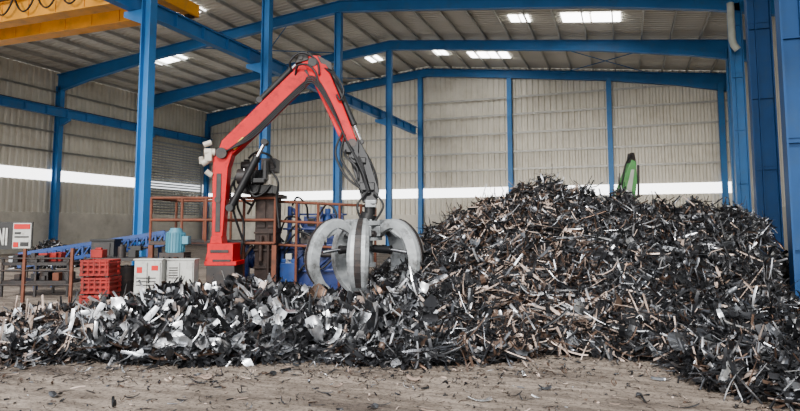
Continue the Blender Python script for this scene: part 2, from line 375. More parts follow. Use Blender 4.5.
def hyd(name,a,b,r,fr=.55,body=M_blk,sh=False):
    a=Vector(a);b=Vector(b); c=a.lerp(b,fr); m=MB(); m.cyl(a,c,r,n=16); m.cyl(c,a.lerp(b,fr+.03),r*1.15,n=16); m.cyl(c,b,r*.55,n=12,mi=1); m.cyl(b-Vector((0,r*1.2,0)),b+Vector((0,r*1.2,0)),r*.9,n=12); m.cyl(a-Vector((0,r*1.3,0)),a+Vector((0,r*1.3,0)),r*1.0,n=12)
    if sh: m.shear(lean)
    part(name,m,[body,M_chr],cr)
hyd('hydraulic_cylinder',P(231,208,-.02),P(264,142,-.02),.08,.75)
hyd('hydraulic_cylinder',P(258,99,0),P(301,55,0),.07,.7)
hyd('hydraulic_cylinder',P(329,66,0),P(363,146,0),.06,.75,sh=True)
m=MB(); m.prism([P(294,63),P(298,54),P(306,50),P(308,59)],.34); m.prism([P(316,54),P(331,62),P(332,70),P(322,66)],.34); m.cyl(P(300,57,-.2),P(300,57,.2),.05); m.prism([P(303,70),P(310,78),P(316,76),P(312,66)],.3); part('knuckle_linkage',m,M_dk,cr,.01)
for k,off in enumerate((-.18,-.2,-.22,-.24)):
    m=MB(); w=k*2.5
    m.tube(bez([P(228,152,off),P(254,131+w,off),P(282,103+w,off),P(302,84+w,off),P(313,78+w,off),P(324,90+w,off),P(339,120+w/2,off),P(350,146,off),P(364,166+w,off),P(372,194,off)],10),.019,6)
    m.shear(lean); part('hydraulic_hose',m,M_blk,cr)
for q in((P(292,72,-.1),P(290,62,-.25),P(301,53,-.25),P(316,60,-.2),P(320,76,-.2)),(P(294,76,-.1),P(298,66,-.25),P(308,66,-.25),P(316,74,-.2),P(320,88,-.2)),(P(322,66,-.1),P(338,80,-.25),P(345,94,-.25),P(342,104,-.2),P(338,98,-.2)),(P(348,140,-.2),P(345,162,-.22),P(357,182,-.2),P(366,195,-.15)),(P(346,136,-.2),P(340,158,-.22),P(350,180,-.2),P(364,192,-.15)),(P(356,140,.2),P(372,165,.2),P(379,188,.15),P(374,203,.1)),(P(370,195,-.2),P(362,208,-.22),P(366,222,-.2)),(P(376,195,-.2),P(385,208,-.2),P(376,224,-.2)),(P(352,150,-.1),P(349,160,-.22),P(360,172,-.22),P(362,182,-.2))):
    m=MB(); m.tube(bez(q,8),.024,6); m.shear(lean); part('hydraulic_hose',m,M_blk,cr)
m=MB()
for a,b,r in(((204,165),(211,160),.07),((206,153),(216,153),.08),((205,146),(212,143),.06),((208,172),(213,176),.06),((203,158),(203,164),.05)): m.cyl(P(*a,-.2),P(*b,-.15),r,n=14)
g.box(m,207,214,150,162,-.25,.1); part('swing_motor',m,M_beige,cr,.01)
m=MB(); g.box(m,249,271,196,300,.6,1.15); g.box(m,244,277,193,197,.55,1.2); g.box(m,251,260,200,228,.57,.6); g.box(m,262,270,200,228,.57,.6)
for v in(232,250,268): g.box(m,248,272,v,v+2,.56,1.18)
m.cyl(P(256,236,.55),P(256,262,.5),.05); m.cyl(P(264,234,.52),P(264,290,.52),.035); m.bar(P(247,246,.58),P(236,262,.58),.06,.06); m.bar(P(249,198,.58),P(241,214,.58),.05,.05)
part('station_pedestal',m,M_brn,cr,.01,'dark brown steel pedestal')
m=MB(); g.box(m,238,270,184,193,.25,1.0); g.box(m,242,262,170,184,.35,.9)
for k in range(7): g.box(m,243+k*2.6,244.2+k*2.6,168,185,.32,.93)
part('engine_block',m,M_blk,cr,.01)
m=MB(); m.cyl(P(235,176,.2),P(246,176,.2),.17,n=22); m.cyl(P(236,164,.4),P(248,164,.4),.10,n=18); m.cyl(P(240,157,.5),P(240,166,.5),.07,n=14); part('hydraulic_pump',m,M_dk,cr,.006)
m=MB(); g.box(m,256,271,156,170,.4,.9)
for k in range(5): g.box(m,257,270,158+k*2.4,159+k*2.4,.38,.4)
part('oil_cooler',m,M_dk,cr,.006)
m=MB(); m.cyl(P(250,170,.5),P(250,152,.5),.045,n=12); m.cyl(P(250,160,.5),P(250,154,.5),.075,n=16); m.tube([P(250,152,.5),P(252,149,.5),P(256,148,.5)],.04,8); part('exhaust_stack',m,M_rust,cr)
m=MB(); m.cyl(P(264,176,.3),P(264,184,.3),.09,n=16); m.cyl(P(264,174,.3),P(264,176,.3),.1,n=16); part('filter_canister',m,M_beige,cr)
for q in(((235,170,.25),(231,184,.2),(238,198,.3),(247,205,.5)),((243,156,.4),(252,150,.35),(266,154,.35),(271,166,.4)),((233,178,.15),(228,192,.15),(233,215,.15),(240,240,.3)),((268,170,.35),(275,182,.3),(273,200,.4),(276,228,.4)),((238,188,.25),(235,205,.2),(241,225,.3),(238,255,.3)),((258,180,.25),(254,192,.2),(246,190,.2),(240,180,.2)),((246,186,.22),(252,196,.2),(262,192,.2),(268,184,.22))):
    m=MB(); m.tube(bez([P(*w) for w in q],8),.026); part('hydraulic_hose',m,M_blk,cr)
m=MB(); g.box(m,252,264,178,183,.0,.3); g.box(m,262,266,160,180,.0,.3)
part('operator_seat',m,M_blk,cr,.02)
for k in range(4): m=MB(); m.cyl(P(240+k*3,183,.2),P(239+k*3,170,.12),.012,n=6); m.cyl(P(239+k*3,170,.12),P(239+k*3,168,.12),.022,n=8); part('control_lever',m,M_chr if k%2 else M_blk,cr)

# ---- grapple
GD=11.8
gg=D(GD,366); P=gg
gr=thing('orange_peel_grapple',gg.loc(),TH,'worn grey steel orange-peel grapple hanging open over scrap','grapple')
m=MB(); m.cyl(P(370,204),P(370,215),.11,n=20); m.cyl(P(370,214),P(367,222),.17,n=24); part('rotator',m,M_blk,gr,.01)
m=MB(); m.cyl(P(367,221),P(367,225),.34,n=24); m.cyl(P(367,225),P(367,237),.24,n=24); m.cyl(P(366,237),P(366,240),.32,n=24); m.cyl(P(366,240),P(366,262),.14,n=20); m.cyl(P(366,262),P(366,266),.2,n=20)
for k in range(10):
    a=2*math.pi*k/10; m.cyl(P(367,221)+Vector((math.cos(a)*.29,math.sin(a)*.29,0)),P(367,219.5)+Vector((math.cos(a)*.29,math.sin(a)*.29,0)),.025,n=6)
AZ=(-94,-22,50,122,202)
for a in AZ:
    a=math.radians(a); c=Vector((math.cos(a),math.sin(a),0)); sd=c.cross(Vector((0,0,1)))
    for k in(-1,1): m.bar(P(366,231)+c*.12+sd*.12*k,P(366,231)+c*.36+sd*.12*k,.05,.2,side=sd)
m.box(P(371,204),(.2,.3,.14)); part('hub',m,M_gry,gr,.01)
prof=[(12,234),(26,224),(39,226),(49,237),(54,252),(54,266),(48,279),(38,288),(26,294),(15,297)]
wid=[.16,.22,.30,.37,.40,.38,.31,.21,.11,.015]; thk=[.12,.17,.20,.22,.22,.20,.16,.11,.06,.015]
S=gg.S; pts=[Vector((r*S,0,(gg.vg-v)*S)) for r,v in prof]
NP=len(prof); fine=bez(pts,3); nf=len(fine)
wi_=np.interp(np.linspace(0,NP-1,nf),range(NP),wid); ti_=np.interp(np.linspace(0,NP-1,nf),range(NP),thk)
ctr=Vector((0,0,(gg.vg-262)*S)); vs=[]
sec=[(-.5,-.5),(.5,-.5),(.5,.3),(.34,.5),(-.34,.5),(-.5,.3)]; K=len(sec)
nrm_=[]
for i,p in enumerate(fine):
    t=(fine[min(i+1,nf-1)]-fine[max(i-1,0)]).normalized(); n_=Vector((t.z,0,-t.x))
    if n_.dot(p-ctr)<0: n_=-n_
    nrm_.append(n_)
    for a,b in sec: vs.append(p+Vector((0,a*wi_[i],0))+n_*b*ti_[i])
tine=MB(); fs=[]
for i in range(nf-1):
    for k in range(K): fs.append((i*K+k,i*K+(k+1)%K,(i+1)*K+(k+1)%K,(i+1)*K+k))
tine.add(vs,fs,0); tine.add(vs[:K],[list(range(K))],0); tine.add(vs[-K:],[list(range(K))],0)
tine.cyl(pts[0]-Vector((0,.18,0)),pts[0]+Vector((0,.18,0)),.07,n=14,mi=1)
for i in range(5,18): tine.bar(fine[i]+nrm_[i]*ti_[i]*.52,fine[i+1]+nrm_[i+1]*ti_[i+1]*.52,wi_[i]*.32,.02,mi=1,w2=wi_[i+1]*.32,h2=.02)
for i in range(nf-9,nf-2): tine.bar(fine[i]+nrm_[i]*ti_[i]*.52,fine[i+1]+nrm_[i+1]*ti_[i+1]*.52,wi_[i]*.6,.03,mi=1,w2=wi_[i+1]*.6,h2=.03)
q=fine[7]
for k in(-1,1): tine.prism([q+Vector((-.26,0,-.04)),q+Vector((-.08,0,.12)),q+Vector((.06,0,0)),q+Vector((-.05,0,-.18))],.035,y=k*.09,mi=0)
tmesh=tine.mesh('tine',[M_gry,M_dk])
cyl=MB(); z0=pts[0].z; cyl.cyl((.16,0,z0-.28),(.50,0,z0-.30),.075,n=14); cyl.cyl((.50,0,z0-.30),(.54,0,z0-.30),.085,n=14); cyl.cyl((.54,0,z0-.30),(.86,0,z0-.34),.035,n=12,mi=1); cyl.cyl((.16,-.1,z0-.28),(.16,.1,z0-.28),.05,n=10); cmesh=cyl.mesh('tine_cylinder',[M_blk,M_chr])
for a in AZ:
    o=bpy.data.objects.new('tine',tmesh); COL.objects.link(o); o.parent=gr; o.rotation_euler=(0,0,math.radians(a))
    b=o.modifiers.new('bevel','BEVEL'); b.width=.01; b.limit_method='ANGLE'; b.angle_limit=math.radians(40)
    c=bpy.data.objects.new('tine_cylinder',cmesh); COL.objects.link(c); c.parent=gr; c.rotation_euler=(0,0,math.radians(a))

# ---- work platform
g=D(13.45,212); P=g
pf=thing('work_platform',g.loc(),TH,'raised steel platform with rusty brown handrails beside the crane','platform')
m=MB(); g.box(m,150,246,241,245,0,1.6)
part('deck',m,M_dk,pf,.01)
for u in(152,243):
    for y in(.05,1.55): m=MB(); a=P(u,245); m.bx(a.x-.05,a.x+.05,y-.05,y+.05,0,a.z); part('leg',m,M_rust,pf)
m=MB(); a=P(275,245); m.bx(a.x-.05,a.x+.05,-.02,.08,0,a.z); part('leg',m,M_rust,pf)
m=MB(); r=.032
for v in(198,220,243): m.cyl(P(151,v,.03),P(275,v,.03),r,n=8)
for u in(151,182,206,244,275): m.cyl(P(u,198,.03),P(u,243,.03),r,n=8)
for v in(198,220): m.cyl(P(151,v,1.55),P(246,v,1.55),r,n=8)
for u in(151,182,212,246): m.cyl(P(u,198,1.55),P(u,243,1.55),r,n=8)
for v in(198,220): m.cyl(P(151,v,.03),P(151,v,1.55),r,n=8)
part('handrail',m,M_rust,pf)

# ---- blue baler
g=D(14.2,306); P=g
bl=thing('baling_press',g.loc(),TH,'dark blue hydraulic scrap baling press with rusty guard rails','baling press')
m=MB(); g.box(m,282,352,248,294,0,2.0)
for u in(282,312,344): g.box(m,u,u+3.5,248,293,-.08,0)
g.box(m,278,354,244,249,-.1,2.1); g.box(m,280,354,268,271,-.1,0)
m.prism([P(284,268,0),P(306,249,0),P(310,249,0),P(288,268,0)],.1); m.prism([P(315,268,0),P(336,249,0),P(340,249,0),P(319,268,0)],.1)
g.box(m,244,282,276,292,-.0,1.2); g.box(m,246,250,240,276,-.0,.15)
part('body',m,M_mblue,bl,.015)
m=MB(); m.cyl(P(252,258,.25),P(282,258,.25),.19,n=28); m.cyl(P(250,258,.25),P(254,258,.25),.25,n=28); m.cyl(P(266,258,.25),P(269,258,.25),.23,n=28); m.cyl(P(254,243,.3),P(280,243,.3),.10,n=20)
part('main_ram_cylinder',m,M_mblue,bl,.01)
m=MB(); g.box(m,286,290,206,244,.2,.4); g.box(m,302,314,216,233,.3,.9); g.box(m,296,298,203,244,.2,.35); g.box(m,338,342,214,244,.3,.6); g.box(m,282,345,228,230,.15,.25); g.box(m,284,345,213,215,.5,.6); g.box(m,318,321,206,244,.4,.5); g.box(m,326,336,232,244,.2,.8)
m.bar(P(290,208,.4),P(302,228,.4),.08,.07); m.bar(P(330,214,.5),P(340,232,.5),.06,.06); m.bar(P(303,233,.4),P(296,244,.4),.08,.07)
part('hydraulic_power_unit',m,M_mblue,bl,.01)
m=MB(); m.cyl(P(325,213,.6),P(325,232,.6),.11,n=20); m.cyl(P(325,208,.6),P(325,213,.6),.07,n=20); part('pump_motor',m,M_brl,bl)
m=MB(); g.box(m,306,313,218,226,.27,.3); m.cyl(P(308,251,-.12),P(308,262,-.12),.07); part('valve_block',m,M_blk,bl,.01)
m=MB(); m.cyl(P(320,254,-.12),P(338,254,-.12),.06); part('accumulator',m,M_dk,bl)
m=MB(); g.box(m,288,294,253,263,-.2,-.05); part('junction_box',m,M_wht,bl,.01)
m=MB(); g.box(m,301,311,233,244,.0,.3); part('manifold',m,M_dk,bl,.01)
m=MB(); g.box(m,283,300,262,280,-.25,-.08); g.box(m,284,299,258,262,-.2,-.1); part('oil_tank',m,M_brl,bl,.01)
for q in(((290,205,.3),(296,197,.2),(305,205,.2),(306,218,.3)),((316,218,.3),(326,204,.2),(336,214,.1),(334,236,0)),((284,250,-.1),(300,232,-.15),(318,240,-.15),(330,255,-.12)),((278,240,.1),(286,218,.1),(298,218,.2)),((308,256,-.15),(312,240,-.2),(324,238,-.15),(328,252,-.12)),((254,250,.1),(258,234,.1),(270,230,.1),(284,242,.1)),((285,262,-.15),(292,246,-.2),(304,246,-.2),(308,252,-.15)),((306,238,-.05),(298,226,.0),(290,232,.0),(286,246,-.1)),((338,258,-.12),(346,246,-.15),(342,228,.1),(336,222,.3)),((300,272,-.15),(310,262,-.2),(322,268,-.2),(334,258,-.15))):
    m=MB(); m.tube(bez([P(*w) for w in q],8),.026,6); part('hydraulic_hose',m,M_blk,bl)
m=MB(); r=.032
for v in(202,221,244): m.cyl(P(277,v,-.3),P(362,v+4,-.3),r,n=8)
for u,v in((277,202),(299,203),(320,204),(341,205),(362,206)): m.cyl(P(u,v,-.3),P(u,292,-.3),r,n=8)
for v in(206,225): m.cyl(P(362,v,-.3),P(372,v,2),r,n=8)
m.cyl(P(372,206,2),P(372,292,2),r,n=8)
part('guard_rail',m,M_rust,bl)

# ---- teal motor on stand
g=D(12.95,177); P=g
mo=thing('electric_motor',g.loc(),TH,'teal vertical electric motor on a dark steel stand','motor')
m=MB(); m.cyl(P(177,252),P(177,232),.18,n=28); m.cyl(P(177,232),P(177,228),.15,.11,n=24)
for k in range(20):
    a=2*math.pi*k/20; m.box(P(177,242)+Vector((math.cos(a)*.185,math.sin(a)*.185,0)),(.03,.012,.4),rot=Matrix.Rotation(a,3,'Z'))
part('housing',m,M_teal,mo); m=MB(); m.bx(.16,.30,-.1,.1,g(0,244).z,g(0,236).z); part('terminal_box',m,M_teal,mo,.01)
m=MB(); m.bx(-.26,.26,-.22,.22,g(0,256).z,g(0,252).z)
for a in(-.22,.22):
    for b in(-.18,.18): m.bx(a-.04,a+.04,b-.04,b+.04,0,g(0,256).z)
part('stand',m,M_dk,mo)

# ---- cabinets
def cabinet(u0,u1,v0,d,label,redmark):
    g=D(d,(u0+u1)/2); w=(u1-u0)*g.S; h=g(0,v0).z
    c=thing('electrical_cabinet',g.loc(),TH,label,'cabinet')
    m=MB(); m.bx(-w/2,w/2,0,.3,.12,h); m.bx(-w/2-.02,w/2+.02,-.02,.32,h,h+.03); m.bx(-w/2+.03,w/2-.03,.03,.27,0,.12); part('body',m,M_wht,c,.008)
    for k in(0,1):
        m=MB(); a=-w/2+.02+k*(w/2-.01); m.bx(a,a+w/2-.03,-.03,-.002,.17,h-.04); part('door',m,M_wht,c,.006)
    m=MB(); m.bx(.03,.05,-.06,-.03,h*.55,h*.7); part('handle',m,M_blk,c)
    m=MB()
    if redmark:
        m.bx(-w/2+.06,-w/2+.17,-.035,-.031,h-.25,h-.13); part('warning_label',m,M_txtred,c)
        m=MB(); m.bx(.08,w/2-.06,-.035,-.031,h-.2,h-.1); part('warning_label',m,M_txtred,c)
        for k in range(3): m=MB(); m.bx(-w/2+.06,w/2-.1,-.035,-.031,h-.36-.07*k,h-.34-.07*k); part('printed_line',m,M_blk,c)
    else:
        for k in range(5): m=MB(); m.bx(-w/2+.06,-.04,-.04,-.031,h-.16-.05*k,h-.14-.05*k); part('louver',m,M_dk,c)
    return c
cabinet(137,164,260,12.2,'off-white steel electrical cabinet with red warning markings',True)
cabinet(169,196,260,12.4,'pale grey steel electrical cabinet with door louvers',False)

# ---- red crates
g=D(12.2,104)
def crate(z,dx,label,h=.34):
    c=thing('metal_crate',F(g.x+dx,g.d,z),TH,label,'crate','stacked red crates'); w,dp=.56,.5
    m=MB(); t=.02
    m.bx(-w/2,w/2,-dp/2,dp/2,.03,.05)
    for a,b in((-w/2,-w/2+.04),(w/2-.04,w/2)):
        for c1,d1 in((-dp/2,-dp/2+.04),(dp/2-.04,dp/2)): m.bx(a,b,c1,d1,.03,h)
    for zz in(.05,.15,.25,h-.025):
        for y in(-dp/2,dp/2): m.bx(-w/2,w/2,y-.01,y+.01,zz-.022,zz+.022)
        for x in(-w/2,w/2): m.bx(x-.01,x+.01,-dp/2,dp/2,zz-.022,zz+.022)
    for k in range(5): m.bx(-w/2+.03+k*.115,-w/2+.06+k*.115,-dp/2-.015,-dp/2,.03,h)
    m.bx(-w/2+.05,w/2-.05,-dp/2+.05,dp/2-.05,.05,h-.06)
    part('body',m,M_redold,c,.004)
    for x in(-w/2+.04,w/2-.04):
        for y in(-dp/2+.04,dp/2-.04): m=MB(); m.bx(x-.03,x+.03,y-.03,y+.03,0,.03); part('foot',m,M_dk,c)
crate(0,0,'worn red steel cage crate at the bottom of a stack'); crate(.345,.02,'worn red steel cage crate in the middle of a stack'); crate(.69,-.01,'worn red steel cage crate on top of a stack')
g=D(12.9,126)
m=MB(); m.cyl((0,0,0),(0,0,.85),.26,n=28)
for z in(.02,.28,.56,.83): m.cyl((0,0,z-.02),(0,0,z+.02),.275,n=28)
m.cyl((.1,-.08,.85),(.1,-.08,.88),.04,n=12)
solo('oil_drum',m,M_dk,'dark rusty steel drum beside the red crates','drum',loc=g.loc(),rotz=TH)
g=D(13.6,118); P=g
wb=thing('workbench',g.loc(),TH,'dark steel workbench with vise behind the red crates','workbench')
m=MB(); g.box(m,84,146,258,261,.2,.8); part('top',m,M_dk,wb,.005)
for u in(86,144):
    for y in(.25,.75): m=MB(); a=P(u,261); m.bx(a.x-.03,a.x+.03,y-.03,y+.03,0,a.z); part('leg',m,M_dk,wb)
m=MB(); g.box(m,124,132,250,258,.3,.5); g.box(m,126,137,246,251,.3,.45); m.cyl(P(122,248,.4),P(142,248,.4),.025); part('vise',m,M_blk,wb,.01)
m=MB(); g.box(m,86,98,250,258,.3,.55); g.box(m,89,95,248,250,.38,.46); part('toolbox',m,M_redold,wb,.01)
m=MB(); m.cyl(P(114,258,.5),P(114,247,.5),.09,n=18); m.cyl(P(114,247,.5),P(114,245,.5),.05,n=12); part('grease_can',m,M_dk,wb)

# ---- dark guard frame
g=D(13.6,38); P=g
gf=thing('guard_fence',g.loc(),TH,'dark rusty steel guard fence with posts','fence')
for u in(-20,28,75):
    m=MB(); a=P(u,248); m.bx(a.x-.03,a.x+.03,-.03,.03,0,a.z); part('post',m,M_rust,gf)
m=MB()
for v in(258,270,284): m.cyl(P(-20,v),P(75,v),.022,n=8)
part('rail',m,M_dk,gf)
g=D(14.6,35); P=g
rk=thing('steel_rack',g.loc(),TH,'dark steel rack piled with blackened parts','rack')
m=MB(); g.box(m,5,72,262,265,0,.8); g.box(m,5,72,280,283,0,.8)
for u in(5,38,70):
    for y in(0,.76): a=P(u,258); m.bx(a.x,a.x+.05,y,y+.05,0,a.z)
part('frame',m,M_dk,rk)
for k in range(30):
    u=random.uniform(7,64); lv=random.choice((262,280)); w=random.uniform(4,9); h=random.uniform(3,10); y=random.uniform(.02,.5)
    m=MB(); g.box(m,u,u+w,lv-h,lv,y,y+random.uniform(.15,.25),0); part('stored_part',m,random.choice((M_dk,M_blk,M_dk,M_louv,M_redold,M_rust)),rk,.01)
g=D(16.2,95); P=g
cv=thing('inclined_conveyor',g.loc(),TH,'long blue steel truss conveyor sloping up beside the platform','conveyor')
for y in(0,.8):
    m=MB(); m.bar(P(22,254,y),P(166,232,y),.07,.09); m.bar(P(22,266,y),P(166,244,y),.07,.09)
    n=16
    for k in range(n+1):
        u=22+144*k/n; dv=-22*k/n; m.bar(P(u,254+dv,y),P(u,266+dv,y),.04,.05)
        if k<n: u2=22+144*(k+1)/n; m.bar(P(u,266+dv,y),P(u2,254-22*(k+1)/n,y),.035,.035)
    part('side_truss',m,M_brl,cv)
m=MB(); m.bar(P(20,258,.4),P(168,236,.4),.7,.03); m.cyl(P(20,260,.05),P(20,260,.75),.12,n=18); m.cyl(P(168,238,.05),P(168,238,.75),.12,n=18); part('belt',m,M_blk,cv)
for u,v in((40,263),(100,254),(150,246)):
    for y in(0,.8): m=MB(); a=P(u,v); m.bx(a.x-.04,a.x+.04,y-.04,y+.04,0,a.z); part('leg',m,M_brl,cv)
g=D(15.3,104); P=g
mc=thing('control_box',g.loc(),TH,'dark grey steel control box on legs by the conveyor','control box')
m=MB(); g.box(m,93,116,241,258,0,.4); g.box(m,92,117,239,241,-.03,.43); part('body',m,M_blk,mc,.01)
for u in(95,114): m=MB(); a=P(u,258); m.bx(a.x-.04,a.x+.04,.2,.28,0,a.z); part('leg',m,M_dk,mc)
m=MB(); g.box(m,96,112,243,255,-.02,-.002); part('door',m,M_dk,mc)

# ---- safety sign
g=D(19,12); P=g
sg=thing('safety_sign',g.loc(),TH,'notice board with black panel and red-white panels','sign')
m=MB(); g.box(m,-12,34,222,249,0,.05)
part('board',m,M_blk,sg)
m=MB(); g.box(m,15,33,223,248,-.01,-.002); part('white_panel',m,M_wht,sg)
for b in((16,32,224,229),(16,21,242,247)): m=MB(); g.box(m,*b,-.03,-.011); part('red_panel',m,M_txtred,sg)
for b in((17,23,232,234),(17,31,236,237.5),(23,31,242,246)): m=MB(); g.box(m,*b,-.03,-.011); part('printed_line',m,M_blk,sg)
m=MB()
for a,b in(((1,245),(1,228)),((1,228),(6,245)),((6,245),(6,228)),((9,245),(9,228))): m.bar(P(*a,-.02),P(*b,-.02),.012,.06)
part('white_lettering',m,M_wht,sg)
for u in(-8,29): m=MB(); a=P(u,249); m.bx(a.x-.03,a.x+.03,.05,.11,0,a.z+.5); part('post',m,M_dk,sg)

# ---- green arm behind the heap
g=D(20.5,627); P=g
ga=thing('green_crane_arm',g.loc(),TH,'green and white machine arm leaning behind the heap','machine arm')
m=MB(); m.prism([P(631,160),P(635,162),P(636,180),P(633,200),P(630,276),P(610,276),P(615,198),P(622,180)],.4); part('arm',m,M_green,ga,.02)
m=MB(); m.prism([P(630,170),P(633,170),P(630,190),P(627,212),P(622,212),P(624,192)],.44); part('side_plate',m,M_pale,ga,.01)
m=MB(); m.prism([P(629,163),P(631,153),P(634,153),P(636,165)],.35); m.cyl(P(636,166,-.3),P(635,198,-.3),.04); part('tip_linkage',m,M_dk,ga,.01)
m=MB(); m.tube(bez([P(630,156,-.25),P(624,164,-.3),P(620,180,-.3),P(616,200,-.3)],8),.03); part('hydraulic_hose',m,M_blk,ga)
m=MB(); m.bx(-1.4,1.4,-.7,1.2,0,.9); part('chassis',m,M_dk,ga,.03)

# ------------------------------------------------------------ scrap heaps (frame turned by TH)
def hfield(x,d):
    x=np.asarray(x,float); d=np.asarray(d,float)
    def cone(cx,cd,h,rx,rf,rbk,p=1.0):
        rd=np.where(d<cd,rf,rbk); r=np.sqrt(((x-cx)/rx)**2+((d-cd)/rd)**2)
        t=np.clip(1-r,0,None); return h*t**p
    R=[cone(3.2,14,2.78,5.2,6.2,4,1.0),cone(4.9,13.4,2.2,3.0,5.2,4,.95),cone(6.5,13.2,2.15,4.6,5.6,4,.9),cone(1.6,12.8,1.75,3.0,4.4,3.0,1.1),cone(4.6,10.5,1.0,4.3,3.1,3,.9),cone(4.7,6.7,.5,1.7,1.5,2.6,.9),cone(6.4,9.4,1.0,3,3.8,3,.9)]
    L=[cone(-2.6,10.2,.68,3.4,2.8,2.0,.75),cone(-4.9,9.4,.34,2.8,2.0,1.6,.75),cone(-7.5,9.2,.18,3.6,1.8,1.6,.75),cone(0.3,9.6,.60,2.6,2.3,2.4,.8)]
    a=np.zeros_like(x)
    for c in R+L: a=a+ c**6
    h=a**(1/6)
    h=h*(1-.45*np.exp(-((x+.7)/1.15)**2-((d-11.7)/1.5)**2))
    # the heap has slumped away from the foot of the near column at (8.4,12.9)
    cap=np.maximum(1.62-.1317*d,.03); w=np.clip((x-.607*d)/(.03*d),0,1)*np.clip((14.2-d)/.6,0,1); w=w*w*(3-2*w)
    h=np.where(h>cap,h*(1-w)+cap*w,h)
    nz=.11*np.sin(x*2.3+1.3*np.sin(d*1.7))*np.cos(d*2.1+x)+.08*np.sin(x*5.1+d*3.3)+.06*np.cos(d*6.1-x*2.7)+.05*np.sin(x*8.3-d*2.0)
    return np.where(h>.02,np.maximum(h+nz*np.clip(h*1.2,0,1),0.0),0)
def normals(x,d,hf=None):
    hf=hf or hfield
    e=.12; gx=(hf(x+e,d)-hf(x-e,d))/(2*e); gd=(hf(x,d+e)-hf(x,d-e))/(2*e)
    n=np.stack([-gx,-gd,np.ones_like(gx)],1); return n/np.linalg.norm(n,axis=1)[:,None]
def sample(N,xr,dr,minh,hf=None):
    hf=hf or hfield; X=[];Dd=[];c=0
    while c<N:
        x=rng.uniform(*xr,N*2); d=rng.uniform(*dr,N*2); h=hf(x,d)
        k=h>minh
        gd=(hf(x,d+.3)-hf(x,d-.3))/.6; k&=(gd>-.25)|(rng.random(N*2)<.12)
        k&=rng.random(N*2)<np.clip(1.35-d/20,0.3,1)
        X.append(x[k]);Dd.append(d[k]); c+=k.sum()
    return np.concatenate(X)[:N],np.concatenate(Dd)[:N]
def palette(N,tan,lt):
    u=rng.random(N); v=rng.random(N)[:,None]
    dark=np.array([.007,.0075,.009])+v*np.array([.024,.024,.026])
    mid=np.array([.05,.053,.06])+v*np.array([.15,.155,.165])
    light=np.array([.55,.57,.60])+v*np.array([.4,.4,.4])
    rust=np.array([.035,.022,.016])+v*np.array([.08,.05,.035])
    tn=np.array([.36,.27,.22])+v*np.array([.38,.32,.28])
    c=np.where((u<.60)[:,None],dark,np.where((u<.95-lt)[:,None],mid,np.where((u<.955)[:,None],light,rust)))
    t=rng.random(N)<tan; c=np.where(t[:,None],np.where((rng.random(N)<.42)[:,None],tn,rust),c)
    al=np.where(t,.2,np.where(u<.60,.4,.88))
    return np.concatenate([c,al[:,None]],1)
def pieces(N,x,d,z,nrm,Lr,Wr,flat,tan,lt=.1,curl=1.0,rough=.4):
    L=np.exp(rng.uniform(np.log(Lr[0]),np.log(Lr[1]),N)); W=np.exp(rng.uniform(np.log(Wr[0]),np.log(Wr[1]),N))
    W=np.minimum(W,L*.6)
    r=rng.normal(size=(N,3)); r/=np.linalg.norm(r,axis=1)[:,None]
    t=r-nrm*(r*nrm).sum(1)[:,None]*flat[:,None]; t/=np.linalg.norm(t,axis=1)[:,None]
    q=nrm+rng.normal(size=(N,3))*rough; b=np.cross(q,t); b/=np.linalg.norm(b,axis=1)[:,None]; n=np.cross(t,b)
    kap=curl*rng.normal(size=N)*np.where(rng.random(N)<.45,2.6,.9)/L; tw=rng.normal(size=N)*.9/L; fold=np.where(rng.random(N)<.45,rng.uniform(-.45,.45,N),rng.uniform(-.08,.08,N))
    e0=rng.uniform(.5,1,N); e1=rng.uniform(.35,1,N)
    ns=6; V=np.zeros((N,ns,3,3)); base=np.stack([x,d,z],1)
    kap=np.where(np.abs(kap)<.02,.02,kap)
    for i in range(ns):
        s=(i/(ns-1)-.5)*L; a=kap*s
        px=np.sin(a)/kap; pz=(1-np.cos(a))/kap
        Nn=n*np.cos(a)[:,None]-t*np.sin(a)[:,None]
        ph=tw*s; B=b*np.cos(ph)[:,None]+Nn*np.sin(ph)[:,None]; N2=Nn*np.cos(ph)[:,None]-b*np.sin(ph)[:,None]
        c=base+t*px[:,None]+n*pz[:,None]
        f=i/(ns-1); w=W*(e0*(1-f)+e1*f)*(1 if 0<i<ns-1 else .85)
        V[:,i,0]=c-B*(w/2)[:,None]; V[:,i,1]=c+N2*(fold*w)[:,None]; V[:,i,2]=c+B*(w/2)[:,None]
    V=V.reshape(-1,3); idx=np.arange(N)[:,None,None]*(ns*3)
    fs=[]
    for i in range(ns-1):
        for k in range(2): a=i*3+k; fs.append([a,a+1,a+4,a+3])
    Fc=(idx+np.array(fs)[None]).reshape(-1,4)
    C=np.repeat(palette(N,tan,lt),ns*3,axis=0)
    return V,Fc,C
def raw_object(name,parts,label,cat,mat_):
    vs=[];fs=[];cs=[];o=0
    for V,Fc,C in parts: vs.append(V);fs.append(Fc+o);cs.append(C);o+=len(V)
    V=np.concatenate(vs);Fc=np.concatenate(fs);C=np.concatenate(cs)
    me=bpy.data.meshes.new(name); me.vertices.add(len(V)); me.vertices.foreach_set('co',V.ravel().astype(np.float32))
    me.loops.add(Fc.size); me.loops.foreach_set('vertex_index',Fc.ravel().astype(np.int32))
    me.polygons.add(len(Fc)); me.polygons.foreach_set('loop_start',np.arange(0,Fc.size,4,dtype=np.int32)); me.polygons.foreach_set('loop_total',np.full(len(Fc),4,dtype=np.int32))
    me.update(calc_edges=True)
    at=me.attributes.new('Col','FLOAT_COLOR','POINT'); at.data.foreach_set('color',C.ravel().astype(np.float32))
    me.materials.append(mat_); ob=bpy.data.objects.new(name,me); COL.objects.link(ob); ob.rotation_euler=(0,0,TH); tag(ob,label,cat,None,'stuff'); return ob
